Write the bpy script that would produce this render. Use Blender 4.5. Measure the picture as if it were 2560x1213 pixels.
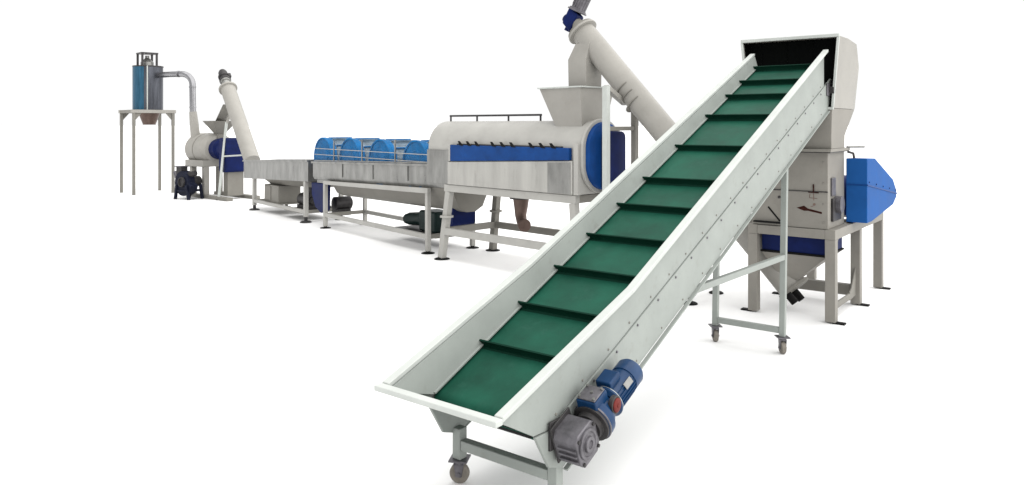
import bpy, bmesh, math, random
from mathutils import Vector, Matrix
random.seed(7)
R = math.radians
scene = bpy.context.scene
for o in list(bpy.data.objects):
    bpy.data.objects.remove(o)
C = scene.collection

# ------------------------------------------------------------------ camera, light, exposure
cam = bpy.data.cameras.new('camera')
cam.sensor_fit = 'HORIZONTAL'
cam.sensor_width = 36.0
cam.lens = 1900.0 / 2560.0 * 36.0
cam.shift_y = -294.5 / 2560.0
cam.clip_start = 0.05
cam.clip_end = 2000.0
camo = bpy.data.objects.new('camera', cam)
camo.location = (0, 0, 1.7)
camo.rotation_euler = (R(90), 0, 0)
C.objects.link(camo)
scene.camera = camo

world = bpy.data.worlds.new('World')
scene.world = world
world.use_nodes = True
wb = world.node_tree.nodes['Background']
wb.inputs['Color'].default_value = (1.0, 1.0, 1.0, 1)
wb.inputs['Strength'].default_value = 1.02

# one broad, very soft key light high on the right: the bright diffuse light of a white studio
key = bpy.data.lights.new('soft_key_light', 'SUN')
key.energy = 4.8
key.angle = R(122)
key.color = (1.0, 0.985, 0.96)
keyo = bpy.data.objects.new('soft_key_light', key)
keyo.location = (12, -4, 20)
keyo.rotation_euler = Vector((-0.62, 0.22, -1.0)).to_track_quat('-Z', 'Y').to_euler()
C.objects.link(keyo)

scene.view_settings.view_transform = 'Standard'
scene.view_settings.look = 'None'
scene.view_settings.gamma = 1.0
scene.view_settings.exposure = 0.0
scene.view_settings.use_curve_mapping = False
scene.cycles.max_bounces = 8

# ------------------------------------------------------------------ materials
def srgb(r, g, b):
    f = lambda c: (c / 255 / 12.92) if c / 255 <= 0.04045 else ((c / 255 + 0.055) / 1.055) ** 2.4
    return (f(r), f(g), f(b), 1)

def material(name, col, rough=0.45, metal=0.0, var=0.12, scale=3.0, dirt_sheen=0.0, dirt_sheen_col=(0.12, 0.10, 0.08, 1),
             stretch=None, bump=0.0, bscale=60.0, coat=0.0, alpha=1.0, spec=0.22):
    m = bpy.data.materials.new(name)
    m.use_nodes = True
    nt = m.node_tree
    N, L = nt.nodes, nt.links
    b = N['Principled BSDF']
    tc = N.new('ShaderNodeTexCoord')
    mp = N.new('ShaderNodeMapping')
    L.new(tc.outputs['Object'], mp.inputs['Vector'])
    if stretch: mp.inputs['Scale'].default_value = stretch
    n1 = N.new('ShaderNodeTexNoise'); n1.inputs['Scale'].default_value = scale; n1.inputs['Detail'].default_value = 6
    n1.inputs['Roughness'].default_value = 0.6
    L.new(mp.outputs['Vector'], n1.inputs['Vector'])
    ramp = N.new('ShaderNodeMapRange')
    ramp.inputs['From Min'].default_value = 0.3; ramp.inputs['From Max'].default_value = 0.7
    ramp.inputs['To Min'].default_value = 1.0 - var; ramp.inputs['To Max'].default_value = 1.0 + var
    L.new(n1.outputs['Fac'], ramp.inputs['Value'])
    mul = N.new('ShaderNodeMix'); mul.data_type = 'RGBA'; mul.blend_type = 'MULTIPLY'
    mul.inputs['Factor'].default_value = 1.0
    mul.inputs['A'].default_value = (col[0], col[1], col[2], 1)
    L.new(ramp.outputs['Result'], mul.inputs['B'])
    out = mul.outputs['Result']
    if dirt_sheen > 0:
        n2 = N.new('ShaderNodeTexNoise'); n2.inputs['Scale'].default_value = scale * 2.3
        n2.inputs['Detail'].default_value = 9; n2.inputs['Roughness'].default_value = 0.72
        L.new(mp.outputs['Vector'], n2.inputs['Vector'])
        r2 = N.new('ShaderNodeMapRange'); r2.inputs['From Min'].default_value = 0.56; r2.inputs['From Max'].default_value = 0.78
        r2.inputs['To Max'].default_value = dirt_sheen
        L.new(n2.outputs['Fac'], r2.inputs['Value'])
        mx = N.new('ShaderNodeMix'); mx.data_type = 'RGBA'
        L.new(r2.outputs['Result'], mx.inputs['Factor'])
        L.new(out, mx.inputs['A']); mx.inputs['B'].default_value = dirt_sheen_col
        out = mx.outputs['Result']
    L.new(out, b.inputs['Base Color'])
    rr = N.new('ShaderNodeMapRange')
    rr.inputs['To Min'].default_value = max(0.03, rough - 0.1); rr.inputs['To Max'].default_value = min(1, rough + 0.12)
    L.new(n1.outputs['Fac'], rr.inputs['Value'])
    L.new(rr.outputs['Result'], b.inputs['Roughness'])
    b.inputs['Metallic'].default_value = metal
    b.inputs['Coat Weight'].default_value = coat
    b.inputs['Specular IOR Level'].default_value = spec
    b.inputs['Alpha'].default_value = alpha
    if bump > 0:
        n3 = N.new('ShaderNodeTexNoise'); n3.inputs['Scale'].default_value = bscale; n3.inputs['Detail'].default_value = 4
        L.new(mp.outputs['Vector'], n3.inputs['Vector'])
        bp = N.new('ShaderNodeBump'); bp.inputs['Strength'].default_value = bump; bp.inputs['Distance'].default_value = 0.004
        L.new(n3.outputs['Fac'], bp.inputs['Height'])
        L.new(bp.outputs['Normal'], b.inputs['Normal'])
    return m

M = {}
M['floor'] = material('floor_white', (0.77, 0.77, 0.77), 0.9, var=0.0, scale=0.5, spec=0.0)
M['grey'] = material('pale_grey_green_paint', (0.248, 0.268, 0.252), 0.5, var=0.08, scale=4, dirt_sheen=0.30, bump=0.05, bscale=120, spec=0.15)
M['rim'] = material('lit_white_rim_paint', (0.425, 0.445, 0.425), 0.5, var=0.06, scale=5, dirt_sheen=0.14, spec=0.15)  # wall paint made whiter, top light on the rims put into it
M['cream'] = material('cream_machine_paint', (0.272, 0.263, 0.242), 0.45, var=0.08, scale=3, dirt_sheen=0.18, bump=0.05, bscale=90, spec=0.15)
M['pale'] = material('off_white_machine_paint', (0.335, 0.330, 0.310), 0.4, var=0.10, scale=2.5, dirt_sheen=0.25, bump=0.05, bscale=90, spec=0.2)
M['taupe'] = material('grey_beige_machine_paint', (0.208, 0.198, 0.178), 0.5, var=0.10, scale=3, dirt_sheen=0.25, bump=0.06, bscale=90, spec=0.12)
M['panel'] = material('smudged_off_white_panel', (0.325, 0.320, 0.300), 0.3, var=0.16, scale=2.2, stretch=(2.5, 2.5, 0.35), dirt_sheen=0.65, dirt_sheen_col=(0.13, 0.128, 0.118, 1), spec=0.3)
M['cream_dk'] = material('darker_cream_paint', (0.180, 0.173, 0.155), 0.5, var=0.10, scale=3, dirt_sheen=0.25, spec=0.12)  # darker cream; on rear legs and rails their shade is in the colour
M['steel'] = material('brushed_stainless_steel', (0.200, 0.200, 0.192), 0.3, metal=0.65, var=0.34, scale=3.2, stretch=(1.8, 1.8, 0.6), dirt_sheen=0.6, dirt_sheen_col=(0.075, 0.072, 0.068, 1), bump=0.1, bscale=30, spec=0.2)  # uneven reflections put into the colour as tone variation and dark blotches
M['duct'] = material('galvanised_duct', (0.24, 0.24, 0.25), 0.25, metal=0.9, var=0.25, scale=4)
M['dark_duct'] = material('dark_stained_sheet_steel', (0.062, 0.066, 0.078), 0.35, metal=0.6, var=0.45, scale=3, stretch=(4, 4, 0.4), dirt_sheen=0.3, dirt_sheen_col=(0.2, 0.2, 0.21, 1))
M['dark_steel'] = material('dark_cast_metal', (0.042, 0.040, 0.041), 0.42, metal=0.4, var=0.3, scale=12, dirt_sheen=0.3, bump=0.2, bscale=60, spec=0.15)
M['cast_grey'] = material('grey_cast_aluminium', (0.118, 0.113, 0.124), 0.38, metal=0.5, var=0.3, scale=16, dirt_sheen=0.5, dirt_sheen_col=(0.022, 0.022, 0.024, 1), bump=0.3, bscale=70, spec=0.2)
M['blue'] = material('royal_blue_enamel', (0.005, 0.042, 0.170), 0.45, var=0.22, scale=5, dirt_sheen=0.35, dirt_sheen_col=(0.012, 0.02, 0.05, 1), spec=0.1)
M['blue_guard'] = material('mid_blue_enamel', (0.013, 0.076, 0.255), 0.5, var=0.14, scale=3, dirt_sheen=0.25, dirt_sheen_col=(0.02, 0.05, 0.14, 1), spec=0.03)
M['navy'] = material('navy_enamel', (0.004, 0.010, 0.062), 0.45, var=0.25, scale=6, dirt_sheen=0.2, dirt_sheen_col=(0.02, 0.02, 0.03, 1), spec=0.08)
M['black_navy'] = material('grimy_black_blue_enamel', (0.007, 0.009, 0.020), 0.5, var=0.4, scale=9, dirt_sheen=0.5, dirt_sheen_col=(0.03, 0.03, 0.035, 1), bump=0.3, bscale=40, spec=0.1)
M['motor_blue'] = material('motor_blue_enamel', (0.0032, 0.027, 0.082), 0.36, var=0.2, scale=9, dirt_sheen=0.3, dirt_sheen_col=(0.005, 0.008, 0.018, 1), spec=0.22)
M['wheel_blue'] = material('bright_blue_paddle_plastic', (0.003, 0.112, 0.300), 0.4, var=0.25, scale=9, dirt_sheen=0.2, dirt_sheen_col=(0.02, 0.11, 0.25, 1), spec=0.03)
M['cyc_blue'] = material('blue_lit_steel', (0.026, 0.085, 0.140), 0.35, metal=0.5, var=0.3, scale=4, stretch=(5, 5, 0.5), spec=0.15)  # steel with bluish light put into its colour
M['green'] = material('green_rubber_belt', (0.0078, 0.062, 0.039), 0.55, var=0.30, scale=3.4, dirt_sheen=0.42, dirt_sheen_col=(0.030, 0.095, 0.072, 1), bump=0.08, bscale=150, spec=0.10)
M['cleat'] = material('dark_green_rubber_cleat', (0.0028, 0.024, 0.0145), 0.6, var=0.15, scale=6, spec=0.06)
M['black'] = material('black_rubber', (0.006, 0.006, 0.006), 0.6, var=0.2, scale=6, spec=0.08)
M['mouth_shade'] = material('black_mouth_shade', (0.0025, 0.003, 0.0028), 0.75, var=0.2, scale=3, spec=0.03)  # black stands in for the shade inside the hood
M['dkgreen'] = material('dark_green_motor_paint', (0.007, 0.018, 0.017), 0.4, var=0.2, scale=8, dirt_sheen=0.2, spec=0.12)
M['red'] = material('dull_red_paint', (0.110, 0.020, 0.017), 0.5, var=0.25, scale=12, dirt_sheen=0.3, spec=0.1)
M['mark'] = material('dark_red_brown_marking', (0.028, 0.008, 0.006), 0.6, var=0.25, scale=30, spec=0.05)
M['markfade'] = material('faded_red_brown_marking', (0.14, 0.10, 0.085), 0.6, var=0.3, scale=30, spec=0.05)
M['wheel'] = material('worn_beige_caster_tread', (0.175, 0.160, 0.140), 0.6, var=0.3, scale=14, dirt_sheen=0.5, spec=0.1)
M['brown'] = material('brownish_steel_cone', (0.115, 0.080, 0.068), 0.4, metal=0.4, var=0.25, scale=5, spec=0.15)
M['clear'] = material('clear_plastic_cover', (0.10, 0.14, 0.18), 0.15, var=0.25, scale=5, alpha=0.07, spec=0.15)
M['haze_plastic'] = material('cloudy_blue_grey_plastic', (0.115, 0.165, 0.215), 0.3, var=0.4, scale=7, stretch=(1, 1, 3), alpha=0.78, spec=0.2)

# ------------------------------------------------------------------ mesh helpers
class MB:
    def __init__(s): s.bm = bmesh.new()
    def face_loop(s, a, b):
        n = len(a)
        for i in range(n):
            try: s.bm.faces.new((a[i], a[(i + 1) % n], b[(i + 1) % n], b[i]))
            except ValueError: pass
    def ring(s, pts): return [s.bm.verts.new(p) for p in pts]
    def loft(s, rings, cap=True, closed=False):
        rs = [s.ring(r) for r in rings]
        for a, b in zip(rs, rs[1:]): s.face_loop(a, b)
        if closed: s.face_loop(rs[-1], rs[0])
        elif cap:
            s.bm.faces.new(list(reversed(rs[0]))); s.bm.faces.new(rs[-1])
        return s
    def box(s, x0, x1, y0, y1, z0, z1):
        return s.loft([[(x0, y0, z0), (x1, y0, z0), (x1, y1, z0), (x0, y1, z0)], [(x0, y0, z1), (x1, y0, z1), (x1, y1, z1), (x0, y1, z1)]])
    def prism_xz(s, poly, y0, y1): return s.loft([[(x, y0, z) for x, z in poly], [(x, y1, z) for x, z in poly]])
    def prism_yz(s, poly, x0, x1): return s.loft([[(x0, y, z) for y, z in poly], [(x1, y, z) for y, z in poly]])
    def prism_xy(s, poly, z0, z1): return s.loft([[(x, y, z0) for x, y in poly], [(x, y, z1) for x, y in poly]])
    def beam(s, p0, p1, w, h, up=(0, 0, 1)):
        p0, p1 = Vector(p0), Vector(p1)
        d = (p1 - p0).normalized()
        u = Vector(up)
        if abs(d.dot(u)) > 0.98: u = Vector((1, 0, 0))
        a = d.cross(u).normalized(); b = a.cross(d).normalized()
        q = lambda p: [tuple(p + a * sx * w / 2 + b * sz * h / 2) for sx, sz in ((-1, -1), (1, -1), (1, 1), (-1, 1))]
        return s.loft([q(p0), q(p1)])
    def lathe(s, p0, p1, prof, seg=32, cap=True):
        # prof: list of (t in metres along the axis from p0, radius)
        p0, p1 = Vector(p0), Vector(p1)
        d = (p1 - p0).normalized()
        u = Vector((0, 0, 1)) if abs(d.z) < 0.9 else Vector((1, 0, 0))
        a = d.cross(u).normalized(); b = a.cross(d).normalized()
        rings = [[tuple(p0 + d * t + (a * math.cos(k * 2 * math.pi / seg) + b * math.sin(k * 2 * math.pi / seg)) * r) for k in range(seg)] for t, r in prof]
        return s.loft(rings, cap)
    def cyl(s, p0, p1, r, r1=None, seg=28):
        L = (Vector(p1) - Vector(p0)).length
        return s.lathe(p0, p1, [(0, r), (L, r if r1 is None else r1)], seg)
    def pipe(s, p0, p1, r, th, seg=32):
        L = (Vector(p1) - Vector(p0)).length
        p0, p1 = Vector(p0), Vector(p1); d = (p1 - p0).normalized()
        u = Vector((0, 0, 1)) if abs(d.z) < 0.9 else Vector((1, 0, 0))
        a = d.cross(u).normalized(); b = a.cross(d).normalized()
        rings = [[tuple(p0 + d * t + (a * math.cos(k * 2 * math.pi / seg) + b * math.sin(k * 2 * math.pi / seg)) * rr) for k in range(seg)] for t, rr in ((0, r), (L, r), (L, r - th), (0, r - th))]
        return s.loft(rings, cap=False, closed=True)
    def tube(s, pts, r, seg=16):
        pts = [Vector(p) for p in pts]
        rings = []
        ref = None
        for i, p in enumerate(pts):
            if i == 0: d = pts[1] - pts[0]
            elif i == len(pts) - 1: d = pts[-1] - pts[-2]
            else: d = (pts[i + 1] - p).normalized() + (p - pts[i - 1]).normalized()
            d.normalize()
            if ref is None:
                ref = Vector((0, 0, 1)) if abs(d.z) < 0.9 else Vector((1, 0, 0))
            a = d.cross(ref).normalized(); b = a.cross(d).normalized(); ref = b
            rr = r[i] if isinstance(r, (list, tuple)) else r
            rings.append([tuple(p + (a * math.cos(k * 2 * math.pi / seg) + b * math.sin(k * 2 * math.pi / seg)) * rr) for k in range(seg)])
        return s.loft(rings)
    def shell(s, bot, top, th=0.008):
        # open hopper: bot/top = 4 corner points each; inner wall shrunk towards the middle
        def ins(q):
            c = sum((Vector(p) for p in q), Vector()) / len(q)
            return [tuple(Vector(p) + (c - Vector(p)).normalized() * th * 1.4) for p in q]
        return s.loft([bot, top, ins(top), ins(bot)], cap=False, closed=True)
    def build(s, name, mat, parent=None, bevel=0.004, smooth=True, sharp=38):
        bm = s.bm
        bmesh.ops.recalc_face_normals(bm, faces=bm.faces)
        me = bpy.data.meshes.new(name)
        if smooth:
            for f in bm.faces: f.smooth = True
            lim = R(sharp)
            for e in bm.edges:
                if len(e.link_faces) == 2 and e.calc_face_angle(0) > lim: e.smooth = False
        bm.to_mesh(me); bm.free()
        me.materials.append(M[mat] if isinstance(mat, str) else mat)
        o = bpy.data.objects.new(name, me)
        C.objects.link(o)
        if parent is not None: o.parent = parent
        if bevel:
            md = o.modifiers.new('bevel', 'BEVEL')
            md.width = bevel; md.segments = 2; md.limit_method = 'ANGLE'; md.angle_limit = R(40); md.harden_normals = True
        return o

def thing(name, label, cat, loc=(0, 0, 0), rz=0.0, group=None):
    o = bpy.data.objects.new(name, None)
    o.empty_display_size = 0.2
    C.objects.link(o)
    o.location = (loc[0], loc[1], loc[2] if len(loc) > 2 else 0)
    o.rotation_euler = (0, 0, R(rz))
    o['label'] = label; o['category'] = cat
    if group: o['group'] = group
    return o
def tag(o, label, cat, group=None):
    o['label'] = label; o['category'] = cat
    if group: o['group'] = group
    return o
def dup(o, parent, loc=None, mat4=None):
    c = o.copy(); C.objects.link(c); c.parent = parent
    if loc is not None: c.location = loc
    return c
def lerp(a, b, t): return tuple(a[i] + (b[i] - a[i]) * t for i in range(3))
def arc(cx, cy, r, a0, a1, n): return [(cx + r * math.cos(R(a0 + (a1 - a0) * i / n)), cy + r * math.sin(R(a0 + (a1 - a0) * i / n))) for i in range(n + 1)]

bolt_proto = None
def bolts(parent, pts, axis, r=0.008, h=0.006, mat='dark_steel', name='bolt'):
    me = None
    for p in pts:
        if me is None:
            m = MB(); a = Vector(axis).normalized()
            m.lathe(tuple(-a * 0.002), tuple(a), [(0, r), (h * 0.6 + 0.002, r), (h + 0.002, r * 0.6)], 8)
            o = m.build(name, mat, parent, bevel=0); me = o.data
        else:
            o = bpy.data.objects.new(name, me); C.objects.link(o); o.parent = parent
        o.location = p

def feet(parent, pts, r=0.07, mat='black', th=0.018, stem=0.05, name='foot'):
    me = None
    for p in pts:
        if me is None:
            m = MB(); m.lathe((0, 0, 0), (0, 0, 1), [(0, r), (th * 0.5, r), (th, r * 0.75), (th + 0.002, r * 0.3), (stem, r * 0.3)], 20)
            o = m.build(name, mat, parent, bevel=0); me = o.data
        else:
            o = bpy.data.objects.new(name, me); C.objects.link(o); o.parent = parent
        o.location = p

# ------------------------------------------------------------------ the ground
m = MB(); m.box(-600, 600, -60, 1200, -0.4, 0.0)
fl = m.build('ground', 'floor', None, bevel=0)
fl['kind'] = 'structure'; fl['label'] = 'plain seamless white ground under the machines'

# ------------------------------------------------------------------ inclined belt conveyor
CV = thing('belt_conveyor', 'long inclined conveyor with green cleated belt, pale grey side walls and casters', 'conveyor', (-0.0688, 2.9031), 52.347)
TAN = 0.3967; ANG = math.atan(TAN); Z0 = 0.58; WID = 0.602; XT = 4.41
base = lambda x: Z0 + TAN * x
def rim_z(x, kink):
    return base(x) + (kink * x / 1.05 if x < 1.05 else kink * (XT - x) / (XT - 1.05))
KR, KL = -0.095, -0.045
seam = lambda x: base(x) - 0.305
low = lambda x: base(x) - 0.305 - 0.24
# side walls, upper sheets
for side, (k, y0, y1) in {'r': (KR, 0.0, 0.008), 'l': (KL, WID - 0.008, WID)}.items():
    m = MB(); m.prism_xz([(0.0, base(0) - 0.012), (1.05, rim_z(1.05, k) - 0.012), (XT, base(XT) - 0.012), (XT, seam(XT)), (0.36, seam(0.36)), (0.257, 0.424)], y0, y1)
    m.build('side_wall', 'grey', CV, 0.002)
# lower frame channels (slightly proud, with folded lip)
for y0, y1 in ((-0.007, 0.010), (WID - 0.010, WID + 0.007)):
    m = MB(); m.prism_xz([(0.262, 0.418), (0.36, seam(0.36) - 0.004), (XT + 0.19, seam(XT + 0.19) - 0.004), (XT + 0.20, seam(XT + 0.2) - 0.12), (XT + 0.10, low(XT + 0.1)), (0.46, low(0.46) + 0.01), (0.36, 0.262)], y0, y1)
    m.build('frame_channel', 'grey', CV, 0.003)
    ys = -0.022 if y0 < 0.1 else WID + 0.022
    m = MB(); m.beam((0.47, (y0 + ys) / 2, low(0.47) - 0.004), (XT + 0.09, (y0 + ys) / 2, low(XT + 0.09) - 0.004), 0.022, 0.008)
    m.build('channel_lip', 'grey', CV, 0.001)
# rims
for side, k, yc in (('r', KR, -0.012), ('l', KL, WID + 0.012)):
    m = MB()
    q = [(0.012, base(0.012)), (1.05, rim_z(1.05, k)), (XT + 0.01, base(XT + 0.01))]
    w = 0.022
    m.loft([[(x, yc - w, z - 0.022), (x, yc + w, z - 0.022), (x, yc + w, z), (x, yc - w, z)] for x, z in q])
    m.build('rim_flange', 'rim', CV, 0.004)
m = MB(); m.box(-0.034, 0.0118, -0.036, WID + 0.036, base(0) - 0.024, base(0) + 0.001); m.build('front_rim_flange', 'rim', CV, 0.005)
# sloping front plate; the black sheet under it stands in for underside shade
m = MB(); m.prism_xz([(-0.012, base(0) - 0.026), (0.0, base(0) - 0.026), (0.258, 0.424), (0.252, 0.414)], 0.0085, WID - 0.0085); m.build('front_shade_plate', 'black', CV, 0.001)
m = MB(); m.prism_xz([(0.013, base(0) - 0.022), (0.020, base(0) - 0.022), (0.262, 0.432), (0.262, 0.426)], 0.0085, WID - 0.0085); m.build('front_plate', 'grey', CV, 0)
# inner skirts
bz = lambda x: 0.355 + 0.4182 * x
for s in (1, -1):
    k = KR if s == 1 else KL
    ya = 0.010 if s == 1 else WID - 0.010
    yb = ya + s * 0.026
    m = MB()
    rings = []
    for x in (0.014, 0.26, 1.05, 2.2, 3.3, XT - 0.005):
        zt = rim_z(x, k) - 0.024; zb = max(bz(x) + 0.012, 0.550 if x < .2 else 0)
        rings.append([(x, ya, zt), (x, ya + s * 0.005, zt), (x, yb + s * 0.005, zb), (x, yb, zb)])
    m.loft(rings); m.build('inner_skirt', 'grey', CV, 0)
    m = MB(); m.beam((0.26, yb + s * 0.008, bz(0.26) + 0.018), (XT - 0.02, yb + s * 0.008, bz(XT - 0.02) + 0.016), 0.012, 0.010)
    m.build('skirt_seal', 'grey', CV, 0.002)
# belt: an endless loop round two rollers
BA = math.atan(0.4182)
def bpt(x, n):  # point at belt run position x, offset n along the belt normal
    return (x - math.sin(BA) * n, bz(x) + math.cos(BA) * n)
XA, XB, RR = 0.305, 4.40, 0.052
path = []
ca = bpt(XA, -RR); cb = bpt(XB, -RR)
tdeg = math.degrees(BA)
for i in range(13): path.append((cb, tdeg + 90 - 180 * i / 12))
for i in range(13): path.append((ca, tdeg - 90 - 180 * i / 12))
m = MB()
nx = 5
outer = [(c[0] + RR * math.cos(R(a)), c[1] + RR * math.sin(R(a))) for c, a in path]
inner = [(c[0] + (RR - 0.006) * math.cos(R(a)), c[1] + (RR - 0.006) * math.sin(R(a))) for c, a in path]
# split the long runs so the belt can sag and undulate a little
def refine(pts):
    out = []
    for i, p in enumerate(pts):
        q = pts[(i + 1) % len(pts)]
        out.append(p)
        L = math.hypot(q[0] - p[0], q[1] - p[1])
        if L > 1:
            n = 44
            for k in range(1, n):
                t = k / n
                up = 1 if i > 20 else 0
                sag = -0.0035 * (0.5 + 0.5 * math.cos(t * 2 * math.pi * 11)) + 0.002 * math.sin(t * 23.0)
                out.append((p[0] + (q[0] - p[0]) * t, p[1] + (q[1] - p[1]) * t + sag))
    return out
outer = refine(outer); inner = refine(inner)
BY0, BY1 = 0.030, WID - 0.028
m.loft([[(x, BY0, z) for x, z in outer], [(x, BY1, z) for x, z in outer], [(x, BY1, z) for x, z in inner], [(x, BY0, z) for x, z in inner]], cap=False, closed=True)
m.build('belt', 'green', CV, 0)
for c in (ca, cb):
    m = MB(); m.lathe((c[0], 0.012, c[1]), (c[0], 1, c[1]), [(0, 0.018), (0.014, 0.018), (0.0141, 0.046), (WID - 0.038, 0.046), (WID - 0.0379, 0.018), (WID - 0.024, 0.018)], 24); m.build('roller', 'dark_steel', CV, 0)
# cleats
for xc in (0.612, 0.923, 1.256, 1.593, 1.949, 2.295, 2.78, 3.307, 3.705, 4.011, 4.341):
    h = 0.046
    m = MB()
    prof = [(-0.016, 0.0), (-0.006, 0.006), (-0.005, h * 0.6), (-0.012, h), (-0.004, h + 0.002), (0.004, h * 0.6), (0.006, 0.006), (0.020, 0.0)]
    def pr(y, fl=0.0):
        o = []
        for a, b in prof:
            p = bpt(xc + a * 1.0, b - 0.001)
            o.append((p[0], y, p[1]))
        return o
    m.loft([pr(BY0 + 0.004), pr((BY0 + BY1) / 2), pr(BY1 - 0.002)])
    m.build('cleat', 'cleat', CV, 0)
# bolts along the near side
def brow(x0, x1, n, dz):
    xs = [x0 + (x1 - x0) * i / (n - 1) + random.uniform(-0.012, 0.012) for i in range(n)]
    return [(x, 0, base(x) + dz + random.uniform(-0.003, 0.003)) for x in xs]
bolts(CV, [(x, -0.001, z) for x, y, z in brow(0.42, 4.3, 19, -0.275)], (0, -1, 0), 0.0055, 0.004, 'cream_dk')
bolts(CV, [(x, -0.008, z) for x, y, z in brow(0.50, 4.3, 19, -0.330)], (0, -1, 0), 0.0065, 0.005, 'cast_grey')
bolts(CV, [(x, -0.008, z) for x, y, z in brow(0.60, 4.3, 15, -0.500)], (0, -1, 0), 0.005, 0.004, 'cream_dk')
# head bearings at the top end
for y, s in ((-0.007, -1), (WID + 0.007, 1)):
    p = (XT + 0.11, y, seam(XT + 0.11) - 0.075)
    m = MB(); m.box(p[0] - 0.075, p[0] + 0.055, min(y, y + s * 0.014), max(y, y + s * 0.014), p[2] - 0.05, p[2] + 0.06)
    br = m.build('head_bearing', 'cast_grey', CV, 0.006)
    m = MB(); m.cyl((p[0], y + s * 0.013, p[2]), (p[0], y + s * 0.05, p[2]), 0.035); m.build('bearing_cap', 'dark_steel', br, 0.004)
# tail take-up plate
m = MB(); m.box(0.35, 0.49, -0.0195, -0.007, 0.335, 0.455); m.build('bearing_plate', 'dark_steel', CV, 0.003)
# front legs, cross bar and casters
LX = 0.452
for yc in (0.026, WID - 0.026):
    m = MB(); m.box(LX - 0.026, LX + 0.026, yc - 0.024, yc + 0.024, 0.118, low(LX) + 0.05); m.build('leg', 'grey', CV, 0.004)
m = MB(); m.box(LX - 0.024, LX + 0.024, 0.051, WID - 0.051, 0.165, 0.212); m.build('cross_bar', 'grey', CV, 0.005)

def caster(parent, x, y, rz, r=0.046, top=0.118, mat='wheel', trail=0.0):
    T = Matrix.Translation((x, y, 0)) @ Matrix.Rotation(R(rz), 4, 'Z')
    m = MB()
    m.box(-0.045, 0.045, -0.045, 0.045, top - 0.008, top)
    m.cyl((0, 0, top - 0.024), (0, 0, top - 0.007), 0.028)
    m.prism_xz([(-0.025, top - 0.02), (0.025, top - 0.02), (0.014 + trail, r - 0.014), (-0.014 + trail, r - 0.014)], -0.024, -0.019)
    m.prism_xz([(-0.025, top - 0.02), (0.025, top - 0.02), (0.014 + trail, r - 0.014), (-0.014 + trail, r - 0.014)], 0.019, 0.024)
    m.box(-0.025, 0.025, -0.024, 0.024, top - 0.028, top - 0.019)
    m.cyl((trail, -0.030, r), (trail, 0.030, r), 0.009, seg=12)
    m.bm.transform(T)
    o = m.build('caster', 'cast_grey', parent, 0.001)
    m = MB(); m.lathe((trail, -0.017, r), (trail, 1, r), [(0, r * 0.45), (0.0005, r * 0.88), (0.006, r), (0.028, r), (0.0335, r * 0.88), (0.034, r * 0.45)], 32)
    m.bm.transform(T); w = m.build('wheel', mat, o, 0)
    return o
caster(CV, LX, WID - 0.026, -62, r=0.047, mat='wheel')
caster(CV, LX, 0.026, -20, r=0.047)
# rear support frame
RX = 3.44
for yc in (0.030, WID - 0.05):
    m = MB(); m.beam((RX, yc, 0.128), (RX + 0.06, yc, low(RX + 0.06) + 0.07), 0.042, 0.042, (1, 0, 0)); m.build('support_leg', 'grey', CV, 0.003)
m = MB(); m.box(RX - 0.018, RX + 0.022, 0.052, WID - 0.072, 0.150, 0.192); m.build('cross_bar', 'grey', CV, 0.004)
m = MB(); m.beam((1.80, 0.028, low(1.80) - 0.004), (RX + 0.01, 0.030, 0.715), 0.034, 0.040); m.build('brace', 'grey', CV, 0.003)
m = MB(); m.beam((1.80, WID - 0.04, low(1.80) - 0.004), (RX + 0.01, WID - 0.05, 0.715), 0.034, 0.040); m.build('brace', 'grey', CV, 0.003)
m = MB(); m.box(1.77, 1.83, 0.011, 0.046, low(1.8) - 0.03, low(1.8) + 0.05); m.build('brace_bracket', 'grey', CV, 0.003)
caster(CV, RX, 0.030, 38, r=0.046, top=0.128)
caster(CV, RX, WID - 0.05, 38, r=0.046, top=0.128)

# gear motor bolted to the near side of the conveyor tail; frame: s along the incline, n normal
GX, GZ = 0.440, 0.372
def G(s, y, n): return (GX + math.cos(ANG) * s - math.sin(ANG) * n, y, GZ + math.sin(ANG) * s + math.cos(ANG) * n)
def gbox(m, s0, s1, y0, y1, n0, n1):
    return m.loft([[G(s0, y0, n0), G(s1, y0, n0), G(s1, y1, n0), G(s0, y1, n0)], [G(s0, y0, n1), G(s1, y0, n1), G(s1, y1, n1), G(s0, y1, n1)]])
m = MB()
poly = [(-0.072, -0.052), (-0.050, -0.086), (0.058, -0.086), (0.085, -0.052), (0.085, 0.046), (0.058, 0.074), (-0.050, 0.074), (-0.072, 0.046)]
m.loft([[G(s, -0.145, n) for s, n in poly], [G(s, -0.022, n) for s, n in poly]])
gb = m.build('gearbox', 'cast_grey', CV, 0.006)
m = MB(); gbox(m, -0.075, 0.078, -0.030, -0.0205, -0.078, 0.094); m.build('mounting_plate', 'dark_steel', gb, 0.003)
m = MB(); m.lathe(G(0, -0.144, 0), G(0, -1, 0), [(0, 0.064), (0.010, 0.064), (0.0101, 0.052), (0.004, 0.048), (0.004, 0.034), (0.018, 0.032), (0.018, 0.018), (0.010, 0.016)], 40); m.build('output_flange', 'cast_grey', gb, 0.002)
for s, n in ((-0.055, -0.062), (0.064, -0.062), (0.064, 0.052), (-0.055, 0.052)):
    m = MB(); m.cyl(G(s, -0.143, n), G(s, -0.152, n), 0.008, seg=6); m.build('gearbox_bolt', 'dark_steel', gb, 0)
for n in (-0.04, -0.013, 0.014):
    m = MB(); gbox(m, -0.081, -0.070, -0.135, -0.045, n - 0.004, n + 0.004); m.build('cooling_fin', 'cast_grey', gb, 0.001)
AY = -0.098
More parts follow.
